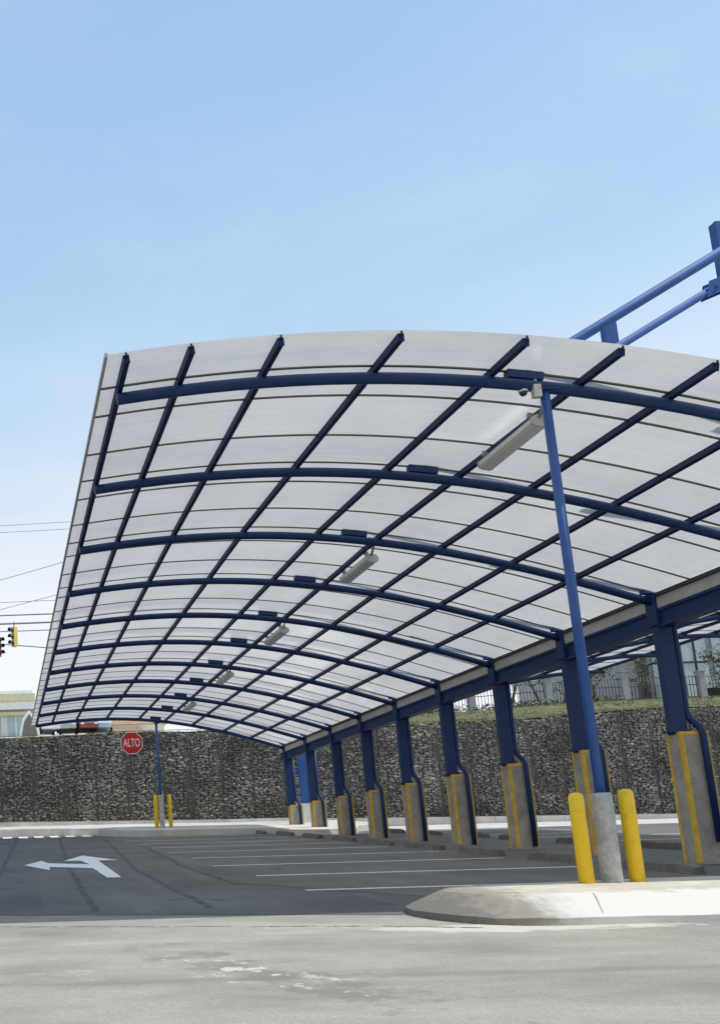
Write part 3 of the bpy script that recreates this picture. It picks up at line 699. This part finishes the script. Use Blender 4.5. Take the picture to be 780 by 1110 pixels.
# ------------------------------------------------------------------ wheel stops
random.seed(3)
def stop_mesh(L):
    b = MB(); w, h = .11, .145
    poly = [(-w, 0), (w, 0), (w*.72, h*.86), (w*.55, h), (-w*.55, h), (-w*.72, h*.86)]
    n = 10; vs = []
    for i in range(n+1):
        y = -L/2+L*i/n; s_ = 1 if 0 < i < n else .82
        for a, c in poly: vs.append((a*s_+random.uniform(-.006, .006), y+random.uniform(-.01, .01), c*s_+random.uniform(-.006, .006)*(c > 0)))
    fs = [(i*6+j, i*6+(j+1)%6, (i+1)*6+(j+1)%6, (i+1)*6+j) for i in range(n) for j in range(6)] + [tuple(range(6)), tuple(range(n*6, n*6+6))]
    return b.add(vs, fs)
proto = [link('wheel_stop', stop_mesh(1.8), M['stop']) for _ in range(3)]
ordinal = ['first', 'second', 'third', 'fourth', 'fifth', 'sixth', 'seventh', 'eighth', 'ninth']
used = set()
for row, X in (('near', 9.72), ('far', 13.4)):
    for k in range(1, 10 if row == 'near' else 9):
        p = proto[(k*2+(row == 'far')) % 3]
        if p.name not in used: o = p; used.add(p.name)
        else: o = p.copy(); COL.objects.link(o)
        y = Y0+S*(k+.56)+random.uniform(-.12, .12); x = X+random.uniform(-.08, .08)
        if row == 'near' and k == 9: x, y = 9.3, y-.5
        o.location = (x, y, G(x, y)-.005); o.rotation_euler = (math.atan(.0514), 0, random.uniform(-.03, .03))
        side = 'on the aisle side of the pillars' if row == 'near' else 'on the far side of the pillars'
        tag(o, '%s grey wheel stop from the near end, %s' % (ordinal[k-1], side), 'wheel stop', 'concrete wheel stops beside the pillar row')

# ------------------------------------------------------------------ poles, footings and bollards
def support_pole(x, y, z0, z1, ztop, r, label):
    t = thing('support_pole', label, 'pole', (x, y, z0))
    b = MB().tube([(-.0, 0, z1-z0-.06), (-.01, 0, ztop-z0)], r, 16)
    link('shaft', b, M['blue_pole'], t)
    b = MB(); prof = []
    H = z1-z0
    for i in range(9): prof.append((.099+random.uniform(-.003, .004), -.1+(H+.1)*i/8))
    prof += [(.085, H+.004)]
    b.lathe(prof, 22); 
    for v in b.v: v.x += random.uniform(-.003, .003); v.y += random.uniform(-.003, .003)
    link('footing', b, M['footing'], t)
    b = MB().bb((-.12, -.07, ztop-z0), (.12, .07, ztop-z0+.025)); link('cap_plate', b, M['blue'], t)
support_pole(6.31, Y0, -.48, .452, 5.0, .051, 'tall slim blue pole in a rough concrete footing under the near end of the canopy')
support_pole(6.10, Y0+S*10, .95, 2.2, 4.98, .05, 'slim blue pole carrying the red stop sign at the far end of the canopy')
def bollard_mesh(r, h):
    return MB().lathe([(r, -.12), (r, h-.07), (r*.97, h-.045), (r*.85, h-.018), (r*.6, h-.003), (r*.25, h+.003)], 22)
for x, y, z, h, lab in ((6.027, Y0-.02, -.48, .945, 'yellow bollard left of the near concrete footing, on the kerbed island'), (6.575, Y0+.0, -.48, .965, 'yellow bollard right of the near concrete footing, on the kerbed island'),
                        (5.89, Y0+S*10, .95, 1.265, 'distant yellow bollard left of the stop sign pole'), (6.43, Y0+S*10, .95, 1.255, 'distant yellow bollard right of the stop sign pole')):
    o = link('bollard', bollard_mesh(.074, h), M['yellow'], None, None, (x, y, z)); tag(o, lab, 'bollard', 'yellow steel bollards guarding the poles')

# ------------------------------------------------------------------ stop sign
def text_mesh(txt, size, depth):
    cu = bpy.data.curves.new('lettering', 'FONT'); cu.body = txt; cu.size = size; cu.extrude = depth; cu.align_x = 'CENTER'; cu.align_y = 'CENTER'; cu.offset = size*.012
    ob = bpy.data.objects.new('lettering', cu); COL.objects.link(ob)
    dg = bpy.context.evaluated_depsgraph_get(); me = bpy.data.meshes.new_from_object(ob.evaluated_get(dg))
    bpy.data.objects.remove(ob); return me
sg = thing('stop_sign', 'red octagonal stop sign with white ALTO lettering on an arm of the far pole', 'sign', (5.10, Y0+S*10-.02, 4.25))
def octagon(r): return [(r*math.cos(math.pi/8+i*math.pi/4), r*math.sin(math.pi/8+i*math.pi/4)) for i in range(8)]
link('plate', MB().prism(octagon(.465), -.004, .008), M['white'], sg)
link('face', MB().prism(octagon(.43), -.010, -.0045), M['red'], sg)
me = text_mesh('ALTO', .255, .002); me.transform(Matrix.Translation((0, -.0125, -.01)) @ Matrix.Rotation(math.pi/2, 4, 'X') @ Matrix.Diagonal((1.0, 1.75, 1, 1))); me.materials.append(M['white'])
o = bpy.data.objects.new('lettering', me); COL.objects.link(o); o.parent = sg
link('arm', MB().tube([(.05, .03, .02), (.96, .03, 0)], .02, 8).tube([(.05, .03, -.2), (.05, .03, .25)], .018, 8), M['blue'], sg)

# ------------------------------------------------------------------ light fittings, camera and boxes under the roof
fl = None
names = ['nearest and largest, beside the top of the near pole', 'second from the near end', 'third from the near end', 'fourth from the near end', 'fifth and farthest from the near end']
for i, k in enumerate((0, 2, 4, 6, 8)):
    if fl is None:
        fl = thing('light_fitting', '', 'light', (0, 0, 0), 0, 'strip lights under the canopy roof')
        link('housing', MB().prism([(-.06, .0), (.06, .0), (.115, -.055), (-.115, -.055)], -.66, .66), M['housing'], fl)
        link('diffuser', MB().prism([(-.11, -.0575), (.11, -.0575), (.10, -.115), (.06, -.14), (-.06, -.14), (-.10, -.115)], -.64, .64), M['diffuser'], fl)
        for yy in (-.668, .668): link('end_cap', MB().prism([(-.06, .002), (.06, .002), (.118, -.055), (.105, -.12), (.06, -.144), (-.06, -.144), (-.105, -.12), (-.118, -.055)], yy-.008, yy+.008), M['housing'], fl)
        for yy in (-.58, .54): link('hanger', MB().bb((-.11, yy, -.005), (-.05, yy+.04, .06)), M['steel'], fl)
        link('conduit', MB().tube([(-.02, -.677, -.03), (-.05, -.80, .04), (-.09, -.95, .06)], .02, 8), M['steel'], fl)
        t = fl
    else: t = copy_tree(fl)
    t['label'] = 'grey strip light, ' + names[i]
    t.location = (6.66, Y0+S*k+1.38, zA(6.66)+.05); t.rotation_euler = (0, rad(12), 0)
dc = thing('security_camera', 'small white dome camera under the first arch left of the pole', 'camera', (6.07, Y0+.02, 5.06))
link('mount', MB().lathe([(.055, .04), (.056, -.02), (.05, -.05)], 18), M['white'], dc)
link('dome', MB().lathe([(.043, -.0505), (.04, -.072), (.027, -.09), (.01, -.097)], 18), M['dark'], dc)
o = link('junction_box', MB().bb((-.045, -.04, -.075), (.045, .04, .075), bev=.008).tube([(0, 0, .085), (0, 0, .15)], .018, 8), M['housing'], None, None, (6.19, Y0-.03, 4.99))
tag(o, 'small grey junction box on the top of the near pole', 'box')

# post with blue panel just past the end of the canopy
ep = thing('panel_post', 'bright blue steel panel on a white concrete base past the last pillar', 'post', (12.12, 39.0, .75))
link('base', MB().bb((-.29, -.15, 0), (.29, .15, 1.01), bev=.012), M['white_concrete'], ep)
link('panel', MB().bb((-.03, -.06, 1.01), (.36, .06, 3.2)), M['blue_pole'], ep)
link('rail', MB().bb((-.55, -.03, 2.28), (-.03, .03, 2.40)), M['blue_pole'], ep)

# ------------------------------------------------------------------ fence on the bank
fn_ = thing('fence', 'grey metal bar fence with white posts on the grass bank above the wall', 'fence', (27, 48, 6.8))
zf = lambda x: T(x, 48)
for x in (16.0, 20.0, 24.0, 28.0, 31.98, 36.0, 40.0):
    h = 1.38 if x != 31.98 else 1.5
    link('post', MB().bb((x-.16, 47.84, zf(x)-.2), (x+.16, 48.16, zf(x)+h)).bb((x-.21, 47.79, zf(x)+h), (x+.21, 48.21, zf(x)+h+.07)), M['grey_wall'], fn_, fn_.location)
b = MB(); x = 14.0
while x < 44:
    b.tube([(x, 48, zf(x)-.1), (x, 48, zf(x)+1.25)], .016, 5); x += .17
for h in (.12, .75, 1.15): b.tube([(xx, 48.02, zf(xx)+h) for xx in range(14, 45, 2)], .02, 5)
link('bars', b, M['wire'], fn_, fn_.location)

# ------------------------------------------------------------------ trees behind the fence
def tree(x, y, h, lean, seed, label, leaves=500, spread=1.3):
    rnd = random.Random(seed); z = T(x, y)-.1
    t = thing('tree', label, 'tree', (x, y, z), 0, 'small trees behind the bank fence')
    b = MB(); tips = []
    P = [Vector((lean*h*(i/5)**1.3+rnd.uniform(-.05, .05), rnd.uniform(-.05, .05), h*.72*i/5)) for i in range(6)]
    b.tube(P, [.10-.011*i for i in range(6)], 7)
    for j in range(9):
        s0 = P[rnd.randint(2, 5)]; a = rnd.uniform(0, 6.28); L = rnd.uniform(.6, 1.3)*spread*.75
        e = s0+Vector((math.cos(a)*L, math.sin(a)*L, rnd.uniform(.35, 1.0)*L)); mid = s0.lerp(e, .5)+Vector((0, 0, -.08))
        b.tube([s0, mid, e], [.045, .03, .012], 5); tips += [e, mid.lerp(e, .6)]
        for q in range(2):
            e2 = e+Vector((rnd.uniform(-.5, .5), rnd.uniform(-.5, .5), rnd.uniform(-.1, .45))); b.tube([mid, e2], [.018, .006], 4); tips.append(e2)
    link('trunk', b, M['bark'], t)
    c = MB()
    for i in range(leaves):
        p = rnd.choice(tips)+Vector((rnd.gauss(0, .26), rnd.gauss(0, .26), rnd.gauss(0, .2)))
        u = Vector((rnd.uniform(-1, 1), rnd.uniform(-1, 1), rnd.uniform(-.7, .5))).normalized()*rnd.uniform(.05, .11); v = u.cross(Vector((rnd.uniform(-1, 1), rnd.uniform(-1, 1), 1))).normalized()*u.length*.45
        c.add([p-u, p+v, p+u, p-v], [(0, 1, 2, 3)])
    link('crown', c, M['leaf'], t)
tree(28.6, 53, 4.2, .25, 1, 'leaning small tree left of the bank, leafy behind the fence', 700)
tree(30.6, 53, 4.0, -.28, 2, 'thin bare-branched tree leaning left behind the fence', 260)
tree(32.2, 54, 4.4, .22, 3, 'thin tree leaning right behind the fence beside its bare neighbour', 380)
tree(35.0, 55, 4.2, -.1, 4, 'upright leafy tree behind the fence and the near blue pole', 800)
tree(37.2, 54, 4.0, .1, 6, 'little tree behind the white fence post', 420)
tree(40.6, 51.5, 3.6, -.15, 9, 'dark dense little tree beside the white gateway', 1300, 1.0)

# ------------------------------------------------------------------ buildings
def slab(t, name, a, c, m): return link(name, MB().bb(a, c), m, t, t.location)
bd = thing('building', 'low cream shop building with flat yellowish roof edge above the wall, far left', 'building', (-6, 112, 12.6))
slab(bd, 'wall', (-22, 110.2, 11), (4.6, 122, 16.85), M['cream'])
slab(bd, 'fascia', (-23, 109.2, 16.86), (4.5, 123, 17.75), M['white'])
rf = slab(bd, 'roof', (-23.3, 108.9, 17.76), (4.2, 123.3, 18.6), M['olive'])
slab(bd, 'roof_rim', (-23, 109.0, 18.61), (3.9, 123, 18.95), M['white'])
for i in range(9):
    x = 1.95-i*2.6
    w = link('window', MB().bb((x-1.0, 110.05, 13.7), (x+.95, 110.16, 16.5)), M['paleglass'], bd, bd.location)
    fr = MB().bb((x-1.1, 110.0, 13.6), (x-1.01, 110.19, 16.6)).bb((x+.96, 110.0, 13.6), (x+1.05, 110.19, 16.6)).bb((x-.06, 110.0, 13.71), (x+.05, 110.04, 16.49))
    link('frame', fr, M['white'], w, bd.location)
slab(bd, 'canopy_band', (-22, 109.6, 16.2), (4.55, 110.04, 16.6), M['olive'])
am = thing('archway', 'pointed white arch with a dark opening beside the cream shop', 'archway', (2.7, 85, 9.7))
def arch_poly(w, h): return [(-w, 0), (-w*.92, h*.42), (-w*.6, h*.78), (0, h), (w*.6, h*.78), (w*.92, h*.42), (w, 0)]
link('surround', MB().prism(arch_poly(.95, 3.3), .05, .6), M['white'], am)
link('opening', MB().prism(arch_poly(.72, 2.95), -.02, .049), M['stone_back'], am)
cb = thing('building', 'pale low building with an orange roof edge behind the stop sign', 'building', (13, 95, 10.6))
slab(cb, 'wall', (9.6, 95.2, 10.3), (16.4, 103, 12.75), M['cream'])
slab(cb, 'roof', (9.4, 94.8, 12.76), (16.8, 103.4, 13.15), M['orange'])
slab(cb, 'canopy_band', (9.8, 94.9, 12.1), (14.2, 95.19, 12.35), M['orange'])
for i in range(3): slab(cb, 'window', (10.3+i*1.9, 95.12, 11.2), (11.5+i*1.9, 95.19, 12.0), M['glass'])

rb = thing('building', 'grey glazed office block behind the fence at the right edge', 'building', (43, 60, 7.3))
slab(rb, 'wall', (38.6, 56.2, 6.8), (56, 70, 13.0), M['grey_wall'])
for i in range(6):
    x = 39.3+i*1.9
    w = slab(rb, 'window', (x, 56.1, 8.0), (x+1.5, 56.19, 12.4), M['paleglass'])
    link('frame', MB().bb((x+.70, 56.04, 8.0), (x+.80, 56.095, 12.4)).bb((x, 56.04, 10.1), (x+.695, 56.095, 10.2)).bb((x+.805, 56.04, 10.1), (x+1.5, 56.095, 10.2)), M['dark'], w, rb.location)
slab(rb, 'corner_column', (38.3, 55.8, 6.8), (38.75, 56.18, 12.9), M['dark'])
slab(rb, 'corner_column', (39.9, 55.75, 6.8), (40.15, 56.0, 12.9), M['dark'])
gt = thing('gateway', 'white gateway of two square posts and a cross rail behind the fence', 'gate', (41.0, 52.5, 7.2))
for x in (39.3, 41.5): link('post', MB().bb((x-.2, 52.3, 7.0), (x+.2, 52.7, 8.75)).bb((x-.27, 52.23, 8.751), (x+.27, 52.77, 8.85)), M['white'], gt, gt.location)
link('rail', MB().bb((39.51, 52.4, 8.1), (41.29, 52.6, 8.35)), M['white'], gt, gt.location)
link('panel', MB().bb((39.6, 52.45, 7.2), (41.2, 52.52, 8.0)), M['dark'], gt, gt.location)
# ------------------------------------------------------------------ cars parked on the street above
def car(x, y, rz, paint, label):
    z = T(x, y)+.02
    t = thing('parked_car', label, 'car', (x, y, z), rz, 'cars parked on the street above the wall')
    side = [(-2.1, .35), (-2.15, .75), (-1.9, .92), (-1.1, 1.0), (-.55, 1.42), (.75, 1.45), (1.55, 1.02), (2.05, .9), (2.15, .5), (2.1, .35)]
    link('body', MB().prism(side, -.82, .82, 'X'), M[paint], t)
    b = MB()
    for sx in (-1, 1): b.prism([(-1.0, 1.0), (-.5, 1.36), (.7, 1.38), (1.35, 1.02)], sx*.823-.002, sx*.823+.004, 'X')
    link('side_window', b, M['glass'], t)
    link('windscreen', MB().add([(-.68, -1.08, 1.03), (.68, -1.08, 1.03), (.62, -.60, 1.40), (-.62, -.60, 1.40), (-.68, -1.05, 1.03), (.68, -1.05, 1.03), (.62, -.57, 1.40), (-.62, -.57, 1.40)], [(0, 1, 2, 3), (7, 6, 5, 4), (0, 4, 5, 1), (1, 5, 6, 2), (2, 6, 7, 3), (3, 7, 4, 0)]), M['glass'], t)
    for sx in (-1, 1): link('headlight', MB().bb((sx*.62-.15, -2.16, .66), (sx*.62+.15, -2.1, .80)), M['white'], t)
    for sx in (-1, 1):
        for yy in (-1.3, 1.3): link('wheel', MB().lathe([(.33, -.1), (.33, .1), (.2, .11)], 16, (sx*.78, yy, .33), 'X'), M['tyre'], t)
car(4.4, 88, .12, 'car_white', 'white car parked above the wall beside the canopy corner')
car(6.35, 88.5, -.1, 'car_green', 'pale grey-green car parked between the white and maroon cars')
car(8.0, 88, .05, 'car_maroon', 'dark maroon car parked above the wall')
car(9.55, 89, -.05, 'car_blue', 'light blue car parked nearest the stop sign')

# ------------------------------------------------------------------ traffic signals and overhead wires
def signal(x, y, z, m, rz, label):
    t = thing('traffic_light', label, 'traffic light', (x, y, z), rz, 'traffic lights hung on the overhead wires')
    link('housing', MB().bb((-.17, -.12, -.62), (.17, .14, .62), bev=.02), M[m], t)
    for dz in (.4, 0, -.4):
        h = link('signal_lamp', MB().lathe([(.15, -.121), (.15, -.135)], 16, (0, 0, dz), 'Y'), M['lens'], t)
        v = MB()
        for i in range(9):
            a0 = math.pi*(-.05+1.1*i/9); a1 = math.pi*(-.05+1.1*(i+1)/9)
            q = [(.16*math.cos(a), s_, .16*math.sin(a)+dz) for a in (a0, a1) for s_ in (-.136, -.38)]
            v.add([q[0], q[1], q[3], q[2]], [(0, 1, 2, 3)])
        link('visor', v, M['dark'], h)
    link('hanger', MB().tube([(0, 0, .62), (0, 0, .95)], .03, 8), M['dark'], t)
signal(1.12, 58, 13.45, 'signal', -1.0, 'yellow three-lamp traffic light hung on wires left of the canopy')
signal(0.12, 58, 12.85, 'signal_orange', 1.0, 'orange traffic light cut off by the left edge of the picture')
def wire(p, q, sag, r, label):
    b = MB(); P = []
    for i in range(17):
        t = i/16; v = Vector(p).lerp(Vector(q), t); v.z -= 4*sag*t*(1-t); P.append(v)
    b.tube(P, r, 5); tag(link('overhead_wire', b, M['cable']), label, 'wire', 'overhead wires left of the canopy')
def through(x0, z0, x1, z1, sag, r, label, xa=-22, xb=38, y=60):
    # straight run through two points of the visible stretch, plus a little sag
    m = (z1-z0)/(x1-x0)
    wire((xa, y, z0+m*(xa-x0)*.55), (xb, y, z0+m*(xb-x0)*.28), sag, r, label)
through(.47, 22.0, 5.3, 22.45, .35, .018, 'topmost thin wire in the sky left of the canopy')
through(.47, 21.5, 5.3, 21.9, .35, .018, 'second thin wire from the top, left of the canopy')
wire((-22, 60, 13.2), (14, 60, 21.6), .8, .022, 'thin wire climbing to the right, third from the top')
through(.3, 16.8, 4.17, 17.0, .45, .02, 'thin level wire just above the thick cables')
wire((-22, 60, 11.0), (12, 60, 18.6), .3, .02, 'lower thin wire climbing to the right behind the canopy edge')
through(.27, 15.9, 3.8, 16.0, .5, .05, 'thick dark cable, upper one of the bundle')
through(.27, 15.35, 3.8, 15.45, .5, .065, 'thick dark cable in the middle of the bundle')
through(.27, 14.85, 3.8, 14.95, .5, .035, 'lowest cable of the bundle, carrying the traffic lights')
wire((-22, 60, 16.2), (38, 60, 9.6), .3, .04, 'cable sloping down to the right under the traffic lights')
